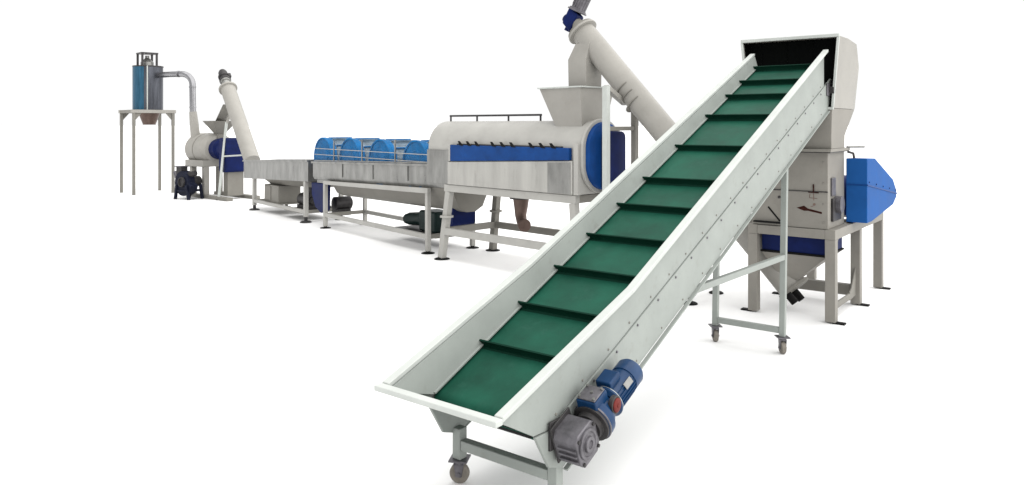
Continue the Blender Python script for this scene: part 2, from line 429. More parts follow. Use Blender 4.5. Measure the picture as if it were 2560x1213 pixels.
m = MB(); m.lathe(G(0.083, AY, 0), G(1, AY, 0), [(0, 0.060), (0.022, 0.064), (0.024, 0.086), (0.038, 0.086), (0.039, 0.078)], 40); m.build('adapter_flange', 'dark_steel', gb, 0.002)
m = MB(); m.lathe(G(0.118, AY, 0), G(1, AY, 0), [(0, 0.083), (0.006, 0.090), (0.030, 0.092), (0.048, 0.090), (0.052, 0.078), (0.075, 0.074), (0.090, 0.066), (0.112, 0.060), (0.125, 0.048)], 40)
va = m.build('speed_variator', 'motor_blue', CV, 0.002)
m = MB(); m.lathe(G(0.1215, AY, 0), G(1, AY, 0), [(0, 0.0915), (0.004, 0.0935), (0.008, 0.0915)], 40); m.build('joint_ring', 'cast_grey', va, 0)
m = MB(); gbox(m, 0.112, 0.215, AY - 0.045, AY + 0.055, 0.060, 0.112); m.build('variator_top_case', 'motor_blue', va, 0.008)
m = MB(); gbox(m, 0.118, 0.209, AY - 0.040, AY + 0.050, 0.1125, 0.119); m.build('top_case_lid', 'cast_grey', va, 0.003)
for s, y in ((0.128, AY - 0.03), (0.199, AY - 0.03), (0.128, AY + 0.04), (0.199, AY + 0.04), (0.165, AY)):
    m = MB(); m.cyl(G(s, y, 0.118), G(s, y, 0.127), 0.007, seg=6); m.build('lid_bolt', 'steel', va, 0)
m = MB(); m.lathe(G(0.222, AY - 0.052, 0.030), G(0.222, -1, 0.030), [(0, 0.040), (0.020, 0.040), (0.022, 0.036), (0.022, 0.032), (0.018, 0.030)], 36); m.build('control_wheel_housing', 'dark_steel', va, 0.001)
m = MB(); m.lathe(G(0.222, AY - 0.068, 0.030), G(0.222, -1, 0.030), [(0, 0.031), (0.010, 0.031), (0.014, 0.024), (0.014, 0.010), (0.018, 0.009)], 36); m.build('control_wheel', 'red', va, 0.001)
m = MB(); m.lathe(G(0.240, AY, 0), G(1, AY, 0), [(0, 0.058), (0.016, 0.076), (0.026, 0.076)], 40); m.build('motor_flange', 'motor_blue', va, 0.002)
m = MB(); m.lathe(G(0.264, AY, 0), G(1, AY, 0), [(0, 0.0745), (0.005, 0.0745)], 40); m.build('flange_gasket', 'rim', va, 0)
m = MB(); m.lathe(G(0.266, AY, 0), G(1, AY, 0), [(0, 0.066), (0.006, 0.062), (0.150, 0.062), (0.1505, 0.067), (0.215, 0.067), (0.228, 0.060), (0.232, 0.040)], 40)
mo = m.build('motor', 'motor_blue', CV, 0.001)
for k in range(24):
    a = R(k * 15 + 7)
    if 50 < k * 15 < 130: continue
    c, s_ = math.cos(a), math.sin(a)
    m = MB(); m.loft([[G(t, AY + c * r_ - s_ * w_, s_ * r_ + c * w_) for r_, w_ in ((0.058, -0.0015), (0.0685, -0.001), (0.0685, 0.001), (0.058, 0.0015))] for t in (0.276, 0.412)])
    m.build('cooling_fin', 'motor_blue', mo, 0)
m = MB(); gbox(m, 0.268, 0.360, AY - 0.030, AY + 0.050, 0.056, 0.096); m.build('terminal_box', 'motor_blue', mo, 0.008)
m = MB(); m.loft([[G(t, AY - 0.0700 * math.cos(R(a)), 0.0700 * math.sin(R(a))) for a in (20, 32, 44)] + [G(t, AY - 0.066 * math.cos(R(a)), 0.066 * math.sin(R(a))) for a in (44, 32, 20)] for t in (0.335, 0.395)]); m.build('nameplate', 'steel', mo, 0)

# ------------------------------------------------------------------ shredder
SH = thing('shredder', 'tall cream shredder with flared hood, black mouth and blue pulley guard', 'shredder', (2.7472, 6.46), 52.347)
SW = 0.757
FT = 0.80
legs = [(0.0, 0.0), (0.0, SW - 0.085), (0.845, 0.0), (0.845, SW - 0.085), (1.76, 0.0), (1.76, SW - 0.085)]
for x, y in legs:
    m = MB(); m.box(x, x + 0.085, y, y + 0.085, 0.012, FT - 0.0855); m.build('leg', 'taupe', SH, 0.004)
for x, y in legs:
    s = -1 if y < 0.3 else 1
    ya = y if s < 0 else y + 0.085
    m = MB(); m.box(x + 0.01, x + 0.075, min(ya - 0.03, ya + s * 0.072), max(ya + 0.03, ya + s * 0.072), 0.0, 0.014); m.build('foot_pad', 'black', SH, 0.003)
for y in (0.0, SW - 0.085):
    m = MB(); m.box(0.0, 1.845, y, y + 0.085, FT - 0.085, FT); m.build('frame_beam', 'taupe', SH, 0.004)
for x in (0.0, 0.845, 1.76):
    m = MB(); m.box(x, x + 0.085, 0.0855, SW - 0.0855, FT - 0.083, FT - 0.002); m.build('cross_beam', 'taupe', SH, 0.004)
m = MB(); m.box(0.850, 0.925, 0.086, SW - 0.086, 0.085, 0.185); m.build('lower_cross_beam', 'cream_dk', SH, 0.004)
m = MB(); m.prism_xz([(0.63, 0.16), (0.70, 0.19), (0.845, 0.36), (0.845, 0.10), (0.63, 0.085)], 0.035, 0.045); m.build('gusset', 'cream_dk', SH, 0.002)
m = MB(); m.box(0.0855, 0.63, 0.032, 0.05, 0.095, 0.15); m.build('lower_side_rail', 'cream_dk', SH, 0.003)
m = MB(); m.prism_xz([(0.0855, FT - 0.0855), (0.25, FT - 0.0855), (0.0855, 0.60)], 0.030, 0.04); m.build('gusset', 'taupe', SH, 0.002)
m = MB(); m.prism_xz([(0.9305, FT - 0.0855), (1.08, FT - 0.0855), (0.9305, 0.62)], 0.030, 0.04); m.build('gusset', 'taupe', SH, 0.002)
# cutting chamber
m = MB(); m.prism_xy([(0.012, 0.062), (0.54, 0.062), (0.54, 0.72), (0.012, 0.72)], FT, 1.465); bd = m.build('cutting_chamber', 'taupe', SH, 0.006)
m = MB(); m.box(0.004, 0.0115, 0.062, 0.72, 1.118, 1.126); m.build('joint_seam', 'dark_steel', bd, 0)
m = MB(); m.box(0.10, 0.36, 0.040, 0.0615, 0.86, 1.06); m.build('bearing_housing', 'dark_steel', bd, 0.006)
m = MB(); m.box(0.09, 0.20, 0.045, 0.0615, 1.08, 1.24); m.build('side_latch', 'cast_grey', bd, 0.006)
m = MB(); m.cyl((0.24, 0.0, 1.0), (0.24, 0.0615, 1.0), 0.075); m.build('rotor_bearing', 'cast_grey', bd, 0.003)
m = MB(); m.box(-0.02, 0.0115, 0.45, 0.70, 0.822, 0.836); m.build('lower_slot', 'black', bd, 0)
m = MB(); m.box(-0.045, 0.58, 0.022, 0.745, 1.466, 1.492); fl_ = m.build('chamber_flange', 'taupe', SH, 0.003)
m = MB(); m.box(-0.038, 0.57, 0.030, 0.738, 1.4585, 1.4655); m.build('flange_gasket', 'dark_steel', fl_, 0)
m = MB(); m.tube([(0.50, 0.03, 1.500), (0.58, -0.05, 1.500), (0.62, -0.09, 1.500)], 0.010, 10); m.build('hinge_bar', 'steel', SH, 0)
m = MB(); m.tube([(0.53, 0.03, 1.455), (0.56, -0.010, 1.440), (0.57, -0.022, 1.36), (0.57, -0.010, 1.24), (0.56, 0.030, 1.15)], 0.012, 10); m.build('cable', 'dark_steel', SH, 0)
# marks on the front face: a red-brown sign, an arrow, a slot and bolt holes
def fmark(name, polys, mat, dep=0.0015):
    m = MB()
    for i, p in enumerate(polys):
        m.prism_yz(p, 0.012 - dep - i * 0.0002, 0.0125)
    return m.build(name, mat, bd, 0)
st = lambda y0, z0, y1, z1, w: (lambda dy, dz, L: [(y0 - dz / L * w / 2, z0 + dy / L * w / 2), (y1 - dz / L * w / 2, z1 + dy / L * w / 2), (y1 + dz / L * w / 2, z1 - dy / L * w / 2), (y0 + dz / L * w / 2, z0 - dy / L * w / 2)])(y1 - y0, z1 - z0, math.hypot(y1 - y0, z1 - z0))
fmark('painted_character', [st(0.181, 1.118, 0.181, 1.185, 0.009), st(0.138, 1.112, 0.224, 1.114, 0.007)], 'mark', 0.0095)
fmark('painted_character', [st(0.181, 1.106, 0.180, 1.045, 0.006), st(0.150, 1.062, 0.215, 1.066, 0.005), st(0.212, 1.10, 0.216, 1.066, 0.005)], 'markfade')
fmark('painted_character', [arc(0.176, 1.010, 0.012, 0, 330, 10), st(0.185, 0.996, 0.205, 0.988, 0.006)], 'markfade')
fmark('painted_arrow', [[(0.325, 0.972), (0.262, 0.994), (0.238, 0.978), (0.232, 0.972), (0.112, 0.948), (0.112, 0.932), (0.232, 0.952), (0.262, 0.950)]], 'mark')
fmark('slot', [st(0.575, 0.965, 0.468, 0.842, 0.014)], 'black', 0.003)
fmark('slot', [st(0.60, 1.122, 0.66, 1.124, 0.008)], 'black', 0.0095)
bolts(bd, [(0.011, 0.438, 1.282), (0.011, 0.448, 1.20), (0.011, 0.476, 1.057), (0.011, 0.47, 1.36)], (-1, 0, 0), 0.013, 0.006, 'dark_steel')
bolts(bd, [(0.011, 0.10, z) for z in (0.86, 1.02, 1.2, 1.38)], (-1, 0, 0), 0.008, 0.005, 'cream_dk')
# screen box and discharge cone under the chamber
m = MB(); m.box(0.09, 0.62, 0.10, 0.66, 0.565, FT - 0.004); m.build('screen_box', 'navy', SH, 0.004)
m = MB(); m.box(0.075, 0.64, 0.088, 0.668, 0.548, 0.5645); m.build('screen_flange', 'black', SH, 0.002)
m = MB(); m.loft([[(0.20, 0.38, 0.30), (0.44, 0.38, 0.30), (0.44, 0.52, 0.30), (0.20, 0.52, 0.30)], [(0.08, 0.092, 0.547), (0.63, 0.092, 0.547), (0.63, 0.664, 0.547), (0.08, 0.664, 0.547)]])
m.build('discharge_cone', 'taupe', SH, 0.004)
# neck and hood: outline in depth and height, walls of sheet metal
def sheet(name, quads_in, mat, parent, th=0.008):
    m = MB()
    for q in quads_in:
        a, b, c, d = [Vector(p) for p in q]
        n = (b - a).cross(d - a).normalized() * th
        m.loft([[tuple(a), tuple(b), tuple(c), tuple(d)], [tuple(a + n), tuple(b + n), tuple(c + n), tuple(d + n)]])
    return m.build(name, mat, parent, 0.001)
yr, yl = 0.030, 0.725
m = MB(); m.loft([[(0.0, yr, 1.4925), (0.42, yr, 1.4925), (0.42, yl, 1.4925), (0.0, yl, 1.4925)], [(-0.005, yr, 1.605), (0.43, yr, 1.605), (0.43, yl, 1.605), (-0.005, yl, 1.605)], [(-0.02, yr - 0.01, 1.84), (0.725, yr - 0.01, 1.84), (0.725, yl + 0.01, 1.84), (-0.02, yl + 0.01, 1.84)]])
m.build('neck', 'taupe', SH, 0.003)
prof = [(-0.02, 1.842), (0.725, 1.842), (0.74, 2.23), (0.58, 2.43), (0.28, 2.455), (-0.05, 2.455)]
for yA, d in ((yr - 0.012, 1), (yl + 0.012, -1)):
    m = MB()
    f = lambda x, z: yA - d * 0.055 * (z - 1.842) / 0.613
    a = [(x, f(x, z), z) for x, z in prof]; b = [(x, f(x, z) + d * 0.010, z) for x, z in prof]
    m.loft([a, b]); m.build('hood_side', 'cream', SH, 0.003)
def hy(z, d): return (yr - 0.012 - 0.055 * (z - 1.842) / 0.613 + 0.010) if d == 1 else (yl + 0.012 + 0.055 * (z - 1.842) / 0.613 - 0.010)
for (x0, z0), (x1, z1), nm in ((prof[1], prof[2], 'hood_back'), (prof[2], prof[3], 'hood_top'), (prof[3], prof[4], 'hood_top'), (prof[4], prof[5], 'hood_top')):
    e = 0.0005
    dx, dz = x1 - x0, z1 - z0; L = math.hypot(dx, dz); nxn, nzn = -dz / L * 0.008, dx / L * 0.008
    m = MB(); m.loft([[(x0, hy(z0, 1) + e, z0), (x1, hy(z1, 1) + e, z1), (x1, hy(z1, -1) - e, z1), (x0, hy(z0, -1) - e, z0)],
                      [(x0 + nxn, hy(z0, 1) + e, z0 + nzn), (x1 + nxn, hy(z1, 1) + e, z1 + nzn), (x1 + nxn, hy(z1, -1) - e, z1 + nzn), (x0 + nxn, hy(z0, -1) - e, z0 + nzn)]])
    m.build(nm, 'taupe', SH, 0)
# rolled mouth frame
zz = 2.452
m = MB(); m.box(-0.062, -0.040, hy(zz, 1) - 0.020, hy(zz, -1) + 0.020, zz - 0.012, zz + 0.018); m.build('mouth_trim', 'rim', SH, 0.005)
for d in (1, -1):
    s = -1 if d == 1 else 1
    m = MB(); m.loft([[(-0.030, hy(1.85, d), 1.85), (-0.010, hy(1.85, d), 1.85), (-0.010, hy(1.85, d) + s * 0.022, 1.85), (-0.030, hy(1.85, d) + s * 0.022, 1.85)],
                      [(-0.060, hy(zz, d), zz - 0.0125), (-0.040, hy(zz, d), zz - 0.0125), (-0.040, hy(zz, d) + s * 0.022, zz - 0.0125), (-0.060, hy(zz, d) + s * 0.022, zz - 0.0125)]]); m.build('mouth_trim', 'rim', SH, 0.004)
m = MB(); m.box(-0.036, -0.012, hy(1.85, 1) - 0.02, hy(1.85, -1) + 0.02, 1.828, 1.8495); m.build('mouth_trim', 'rim', SH, 0.004)
# black strips and side lining added for the shaded inside of the hood
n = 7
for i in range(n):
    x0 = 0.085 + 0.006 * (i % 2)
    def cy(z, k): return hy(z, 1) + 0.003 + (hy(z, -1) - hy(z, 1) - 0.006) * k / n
    m = MB(); m.loft([[(x0, cy(z, i), z), (x0 + 0.005, cy(z, i), z), (x0 + 0.005, cy(z, i + 1) , z), (x0, cy(z, i + 1), z)] for z in (1.850, 2.442)]); m.build('mouth_shade_strip', 'mouth_shade', SH, 0)
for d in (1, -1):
    m = MB(); m.loft([[(x0_, hy(z, d) + d * 0.0006, z), (0.083, hy(z, d) + d * 0.0006, z), (0.083, hy(z, d) + d * 0.004, z), (x0_, hy(z, d) + d * 0.004, z)] for z, x0_ in ((1.852, -0.006), (2.438, -0.034))]); m.build('mouth_shade_lining', 'mouth_shade', SH, 0)
# pulley guard on the near right side
gp = [(0.55, 1.395), (0.86, 1.387), (1.64, 1.147), (1.80, 1.03), (1.80, 0.96), (1.64, 0.895), (0.73, 0.815), (0.55, 0.815)]
m = MB(); m.prism_xz(gp, -0.130, 0.05); pg = m.build('pulley_guard', 'blue_guard', SH, 0.006)
cxg, czg = 1.05, 1.1
ridge = [(0.545, 1.158), (1.806, 0.995)]
m = MB(); m.loft([[(x, -0.137, z - 0.006), (x, 0.045, z - 0.006), (x, 0.045, z + 0.006), (x, -0.137, z + 0.006)] for x, z in ridge]); m.build('guard_joint_flange', 'blue', pg, 0.002)
bolts(pg, [(0.62 + i * 0.28, -0.130, 1.158 - (0.62 + i * 0.28 - 0.55) * 0.129 + 0.03) for i in range(5)], (0, -1, 0), 0.008, 0.006, 'navy')
m = MB(); m.box(0.60, 1.80, 0.0, 0.06, FT + 0.0015, 0.8145); m.build('guard_base', 'navy', pg, 0.002)
# drive motor behind the guard, seated on the frame
m = MB(); m.lathe((1.35, 0.12, 1.02), (1.35, 1, 1.02), [(0, 0.12), (0.02, 0.17), (0.46, 0.17), (0.5, 0.12)], 32); dm = m.build('drive_motor', 'navy', SH, 0.004)
m = MB(); m.box(1.2, 1.5, 0.14, 0.56, FT - 0.001, 0.90); m.build('motor_base', 'navy', dm, 0.004)

# ------------------------------------------------------------------ screw conveyor feeding the friction washer
def rot_frame(d):
    d = Vector(d).normalized(); a = d.cross(Vector((0, 0, 1))).normalized(); b = a.cross(d).normalized(); return d, a, b
SB = Vector((2.574, 6.97, 0.215)); ST = Vector((0.783, 8.50, 2.747))
S1 = thing('screw_conveyor', 'thick cream inclined screw conveyor tube rising from the shredder to the square hopper', 'conveyor', (SB.x, SB.y, 0))
off = Vector((SB.x, SB.y, 0))
b0 = SB - off; t0 = ST - off
d, a, b = rot_frame(t0 - b0)
L = (t0 - b0).length
m = MB(); m.cyl(b0, t0, 0.136, seg=48); tb = m.build('tube', 'cream', S1, 0.003)
m = MB(); m.lathe(t0 - d * 0.03, t0 + d, [(0, 0.142), (0.004, 0.178), (0.030, 0.178), (0.032, 0.142)], 48); m.build('tube_flange', 'cream', tb, 0.003)
m = MB(); m.lathe(t0 + d * 0.003, t0 + d, [(0, 0.165), (0.024, 0.165)], 48); m.build('end_plate', 'cream_dk', tb, 0.002)
m = MB(); m.lathe(b0 - d * 0.03, b0 + d, [(0, 0.155), (0.03, 0.155)], 40); m.build('lower_end_plate', 'cream_dk', tb, 0.002)
for s in (-0.08, 0.09):
    q = b0 - d * 0.03 + a * s - b * 0.05
    m = MB(); m.cyl(q, q - d * 0.10, 0.034, seg=20); m.build('shaft_end', 'black', S1, 0.004)
# gear reducer and motor
g0 = t0 + d * 0.027
m = MB(); m.lathe(g0, g0 + d, [(0, 0.10), (0.03, 0.09), (0.04, 0.075), (0.10, 0.075)], 32); m.build('reducer_neck', 'cream_dk', S1, 0.003)
gc = g0 + d * 0.155
e1 = (Vector((0.42, -0.15, 0.95)) - d * Vector((0.42, -0.15, 0.95)).dot(d)).normalized()
e1 = (e1 * 0.93 + d * 0.37).normalized()
e2 = d.cross(e1).normalized()
def obox(m, c, h0, h1, h2, A, B, Cc):
    return m.loft([[tuple(c + A * sx * h0 + B * sy * h1 + Cc * sz * h2) for sx, sy in ((-1, -1), (1, -1), (1, 1), (-1, 1))] for sz in (-1, 1)])
m = MB(); obox(m, gc, 0.075, 0.085, 0.105, d, e2, e1); rd = m.build('reducer', 'navy', S1, 0.016)
m = MB(); m.lathe(gc - e1 * 0.04 - e2 * 0.0, gc + d, [(0, 0.062), (0.10, 0.062), (0.115, 0.045)], 28); m.build('reducer_cover', 'navy', rd, 0.003)
m = MB(); m.lathe(gc - e1 * 0.10, gc - e1, [(0, 0.045), (0.04, 0.045)], 20); m.build('reducer_plug', 'navy', rd, 0.003)
m = MB(); m.lathe(gc + e1 * 0.10, gc + e1, [(0, 0.115), (0.018, 0.115), (0.02, 0.10), (0.035, 0.10)], 32); m.build('motor_flange', 'cast_grey', rd, 0.003)
m = MB(); m.lathe(gc + e1 * 0.13, gc + e1, [(0, 0.088), (0.01, 0.084), (0.24, 0.084), (0.241, 0.09), (0.33, 0.09), (0.345, 0.07)], 32); mt = m.build('motor', 'cast_grey', S1, 0.002)
for k in range(16):
    an = R(k * 22.5); vdir = d * math.cos(an) + e2 * math.sin(an); td = e1.cross(vdir)
    m = MB(); m.loft([[tuple(gc + e1 * t + vdir * r_ + td * w_) for r_, w_ in ((0.08, -0.003), (0.093, -0.002), (0.093, 0.002), (0.08, 0.003))] for t in (0.145, 0.36)]); m.build('cooling_fin', 'cast_grey', mt, 0)
# outlet spout down into the hopper
sp = t0 - d * 0.16
sx, sy = sp.x, sp.y
ex = Vector((0.7034, -0.7108, 0)); ey = Vector((0.7108, 0.7034, 0))
def rect(cx_, cy_, hx, hy_, z): return [tuple(Vector((cx_, cy_, z)) + ex * p * hx + ey * q * hy_) for p, q in ((-1, -1), (1, -1), (1, 1), (-1, 1))]
m = MB(); m.loft([rect(sx - 0.055, sy + 0.02, 0.125, 0.135, 2.02), rect(sx - 0.055, sy + 0.02, 0.130, 0.140, 2.42), rect(sx + 0.0, sy, 0.100, 0.13, 2.60)]); spo = m.build('outlet_spout', 'cream', S1, 0.008)
# triple saddle ribs where the tube rests on its post frame
for k, t in enumerate((0.255, 0.285, 0.315)):
    q = t0 + (b0 - t0) * t
    m = MB()
    pts = []
    for an in range(150, 331, 15):
        pts.append((an, 0.137, 0.165))
    rings = []
    for an, r0, r1 in pts:
        rr = a * math.cos(R(an)) + b * math.sin(R(an))
        taper = 1 - abs(an - 245) / 110
        rings.append([tuple(q + rr * (r0 - 0.004) - d * 0.005), tuple(q + rr * (r0 + 0.040 * max(taper, 0.05)) - d * 0.005), tuple(q + rr * (r0 + 0.040 * max(taper, 0.05)) + d * 0.005), tuple(q + rr * (r0 - 0.004) + d * 0.005)])
    m.loft(rings); m.build('saddle_rib', 'cream_dk', S1, 0)
# support posts beside the friction washer
Wl = lambda x, y, z: Vector((-0.8854, 9.6131, 0)) + ex * x + ey * y + Vector((0, 0, z)) - off
P1 = Wl(2.60, 0.03, 0); P2 = Wl(2.60, 0.52, 0); PM = t0 + (b0 - t0) * 0.285
for p, zt in ((P1, 2.10), (P2, 2.02)):
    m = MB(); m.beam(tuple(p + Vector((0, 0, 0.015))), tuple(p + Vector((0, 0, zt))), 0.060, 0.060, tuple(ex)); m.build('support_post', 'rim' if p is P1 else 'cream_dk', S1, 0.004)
for z in (1.66, 0.45):
    m = MB(); m.beam(tuple(P1 + ey * 0.031 + Vector((0, 0, z))), tuple(P2 - ey * 0.031 + Vector((0, 0, z))), 0.045, 0.045); m.build('cross_bar', 'cream_dk', S1, 0.003)
m = MB(); m.beam(tuple(P1 + Vector((0, 0, 2.085))), tuple(PM - b * 0.14 - a * 0.02), 0.06, 0.05); m.build('saddle_bracket', 'cream', S1, 0.004)
m = MB(); m.beam(tuple(P2 + Vector((0, 0, 2.0))), tuple(PM - b * 0.13), 0.05, 0.05); m.build('saddle_bracket', 'cream_dk', S1, 0.004)
feet(S1, [tuple(P1), tuple(P2)], 0.06)
# lower stand
F1 = Vector((1.689, 7.21, 0)) - off; F2 = Vector((2.06, 7.67, 0)) - off
for p in (F1, F2):
    m = MB(); m.beam(tuple(p + Vector((0, 0, 0.045))), tuple(p + Vector((0, 0, 1.00))), 0.05, 0.05); m.build('stand_leg', 'cream_dk', S1, 0.004)
m = MB(); m.beam(tuple(F1 + Vector((0, 0, 0.93))), tuple(F2 + Vector((0, 0, 0.93))), 0.05, 0.05); m.build('stand_bar', 'cream_dk', S1, 0.004)
m = MB(); m.beam(tuple(F1 + Vector((0, 0, 0.25))), tuple(F2 + Vector((0, 0, 0.25))), 0.04, 0.04); m.build('stand_bar', 'cream_dk', S1, 0.004)
feet(S1, [tuple(F1), tuple(F2)], 0.072, stem=0.08)

# ------------------------------------------------------------------ friction washer
FW = thing('friction_washer', 'cream drum washer with a long blue front strip on a splayed leg table', 'washing machine', (-0.8854, 9.6131), -45.303)
TD = 0.89
sect = [(0.02, 0.955), (0.02, 1.40)] + [(0.345 + 0.325 * math.cos(R(180 - k * 7.5)), 1.42 + 0.325 * math.sin(R(180 - k * 7.5))) for k in range(25)] + [(0.67, 1.40), (0.67, 0.955)]
m = MB(); m.prism_yz(sect, -0.31, 2.26); dr = m.build('drum_housing', 'pale', FW, 0.02, sharp=50)
# lower-left steel cladding and front panels
m = MB(); m.box(-0.30, 0.135, -0.004, 0.019, 0.955, 1.38); m.build('steel_cladding', 'steel', FW, 0.004)
m = MB(); m.prism_xz([(0.14, 0.955), (2.19, 0.955), (2.19, 1.316), (0.14, 1.238)], -0.030, 0.019); fp = m.build('front_panel', 'panel', FW, 0.010)
m = MB(); m.prism_xz([(0.20, 1.248), (2.15, 1.322), (2.15, 1.452), (0.20, 1.450)], -0.036, 0.0185); bs = m.build('blue_front_strip', 'blue', FW, 0.006)
m = MB(); m.box(0.165, 0.195, -0.034, 0.018, 1.246, 1.46); m.build('strip_end_bar', 'pale', FW, 0.004)
for i, x in enumerate((0.40, 0.55, 0.70, 0.98, 1.14, 1.30, 1.60, 1.76, 1.92)):
    m = MB(); m.prism_xz([(x - 0.045, 1.500), (x - 0.01, 1.500), (x + 0.055, 1.442), (x - 0.01, 1.446)], -0.046, -0.0365); m.build('strip_clamp', 'black', bs, 0.002)
m = MB(); m.box(0.30, 2.02, -0.012, 0.030, 1.451, 1.466); m.build('strip_hinge', 'dark_steel', bs, 0.002)
m = MB(); m.prism_xz([(1.84, 0.962), (2.17, 0.962), (2.17, 1.300), (1.84, 1.288)], -0.0335, -0.0302); m.build('steel_patch_plate', 'steel', FW, 0.001)
# end ring, blue end cover, belt guard
def rounded(y0, y1, z0, z1, r, n=8):
    return [p for cx_, cz_, a0 in ((y1 - r, z1 - r, 0), (y0 + r, z1 - r, 90), (y0 + r, z0 + r, 180), (y1 - r, z0 + r, 270)) for p in arc(cx_, cz_, r, a0, a0 + 90, n)]
m = MB(); m.box(2.20, 2.262, -0.02, 0.04, 0.955, 1.50); m.build('end_post', 'pale', FW, 0.004)
m = MB(); m.prism_yz(rounded(0.015, 0.685, 0.96, 1.765, 0.33, 12), 2.263, 2.300); m.build('end_flange', 'pale', FW, 0.006)
m = MB(); m.loft([[(2.301, y, z) for y, z in rounded(0.06, 0.64, 1.0, 1.73, 0.28, 12)], [(2.345, y, z) for y, z in rounded(0.07, 0.63, 1.0, 1.72, 0.27, 12)], [(2.36, y, z) for y, z in rounded(0.10, 0.60, 1.02, 1.68, 0.24, 12)]]); m.build('end_cover', 'blue', FW, 0.004, sharp=60)
m = MB(); m.loft([[(2.375, y, z) for y, z in rounded(0.24, 0.54, 0.96, 1.63, 0.07, 6)], [(2.47, y, z) for y, z in rounded(0.24, 0.54, 0.96, 1.63, 0.07, 6)]]); bg = m.build('belt_guard', 'navy', FW, 0.012)
m = MB(); m.box(2.358, 2.376, 0.3, 0.5, 1.2, 1.5); m.build('guard_mount', 'navy', bg, 0.003)
m = MB(); m.box(2.38, 2.45, 0.30, 0.46, 1.631, 1.655); m.build('guard_handle', 'black', bg, 0.004)
# hand rail on the drum
ry = 0.345
m = MB(); m.beam((-0.25, ry, 1.815), (1.40, ry, 1.815), 0.024, 0.024); hr = m.build('top_rail', 'dark_steel', FW, 0.004)
for x in (-0.235, 0.28, 0.85, 1.385):
    m = MB(); m.cyl((x, ry, 1.740), (x, ry, 1.803), 0.012, seg=10); m.build('rail_post', 'dark_steel', hr, 0)
# feed hopper
hb = [(1.82, 0.16, 1.62), (2.17, 0.16, 1.62), (2.17, 0.54, 1.62), (1.82, 0.54, 1.62)]
ht = [(1.58, 0.12, 2.10), (2.20, 0.10, 2.10), (2.20, 0.68, 2.10), (1.58, 0.70, 2.10)]
m = MB(); m.shell(hb, ht, 0.010); hp = m.build('feed_hopper', 'cream', FW, 0.002)
m = MB(); m.shell([(1.560, 0.10, 2.101), (2.22, 0.08, 2.101), (2.22, 0.70, 2.101), (1.560, 0.72, 2.101)], [(1.560, 0.10, 2.117), (2.22, 0.08, 2.117), (2.22, 0.70, 2.117), (1.560, 0.72, 2.117)], 0.026); m.build('hopper_rim', 'rim', hp, 0.002)
# table
TL = 2.22
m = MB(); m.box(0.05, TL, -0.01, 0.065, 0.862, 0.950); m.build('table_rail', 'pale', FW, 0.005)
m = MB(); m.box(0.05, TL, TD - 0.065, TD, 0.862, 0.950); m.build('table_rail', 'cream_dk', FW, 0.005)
for x in (0.05, TL - 0.075):
    m = MB(); m.box(x, x + 0.075, 0.0655, TD - 0.0655, 0.864, 0.948); m.build('table_cross_rail', 'cream_dk', FW, 0.005)
lt = [(0.115, 0.028, 0.0, 0.0), (TL - 0.05, 0.028, TL + 0.04, 0.0), (0.115, TD - 0.03, -0.03, TD + 0.02), (TL - 0.05, TD - 0.03, TL + 0.04, TD + 0.02)]
for i, (x0, y0, x1, y1) in enumerate(lt):
    mt_ = 'pale' if i < 2 else 'cream_dk'  # rear legs darker, their shade put into the paint
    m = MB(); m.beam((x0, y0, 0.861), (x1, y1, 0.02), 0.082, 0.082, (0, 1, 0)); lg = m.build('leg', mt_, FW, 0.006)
    t = (0.861 - 0.545) / 0.841
    c = Vector((x0 + (x1 - x0) * t, y0 + (y1 - y0) * t, 0.545))
    m = MB(); m.lathe(c - Vector((0, 0, 0.012)), c + Vector((0, 0, 1)), [(0, 0.085), (0.024, 0.085)], 28); m.build('leg_flange', mt_, lg, 0.003)
feet(FW, [(x1, y1, 0) for x0, y0, x1, y1 in lt], 0.098, th=0.016, stem=0.03)
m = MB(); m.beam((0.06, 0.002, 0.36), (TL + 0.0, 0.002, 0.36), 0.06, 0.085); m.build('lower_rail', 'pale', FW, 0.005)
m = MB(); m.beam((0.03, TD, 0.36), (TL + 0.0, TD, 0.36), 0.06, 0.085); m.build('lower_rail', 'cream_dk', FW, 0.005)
for x in (0.04, TL - 0.01):
    m = MB(); m.beam((x, 0.035, 0.36), (x, TD - 0.035, 0.36), 0.06, 0.082); m.build('lower_cross_rail', 'cream_dk', FW, 0.005)
# bent drain under the drum
m = MB(); m.tube([(0.96, 0.45, 0.955), (0.96, 0.45, 0.70), (0.965, 0.44, 0.60), (1.0, 0.42, 0.54), (1.06, 0.38, 0.50), (1.12, 0.35, 0.495)], [0.12, 0.085, 0.07, 0.065, 0.062, 0.062], 20); dp = m.build('drain_elbow', 'brown', FW, 0)
m = MB(); m.lathe((0.96, 0.45, 0.80), (0.96, 0.45, 1), [(0, 0.14), (0.016, 0.14)], 24); m.build('drain_flange', 'dark_steel', dp, 0.002)
m = MB(); m.cyl((1.085, 0.367, 0.50), (1.125, 0.347, 0.497), 0.078); m.build('drain_flange', 'brown', dp, 0.002)

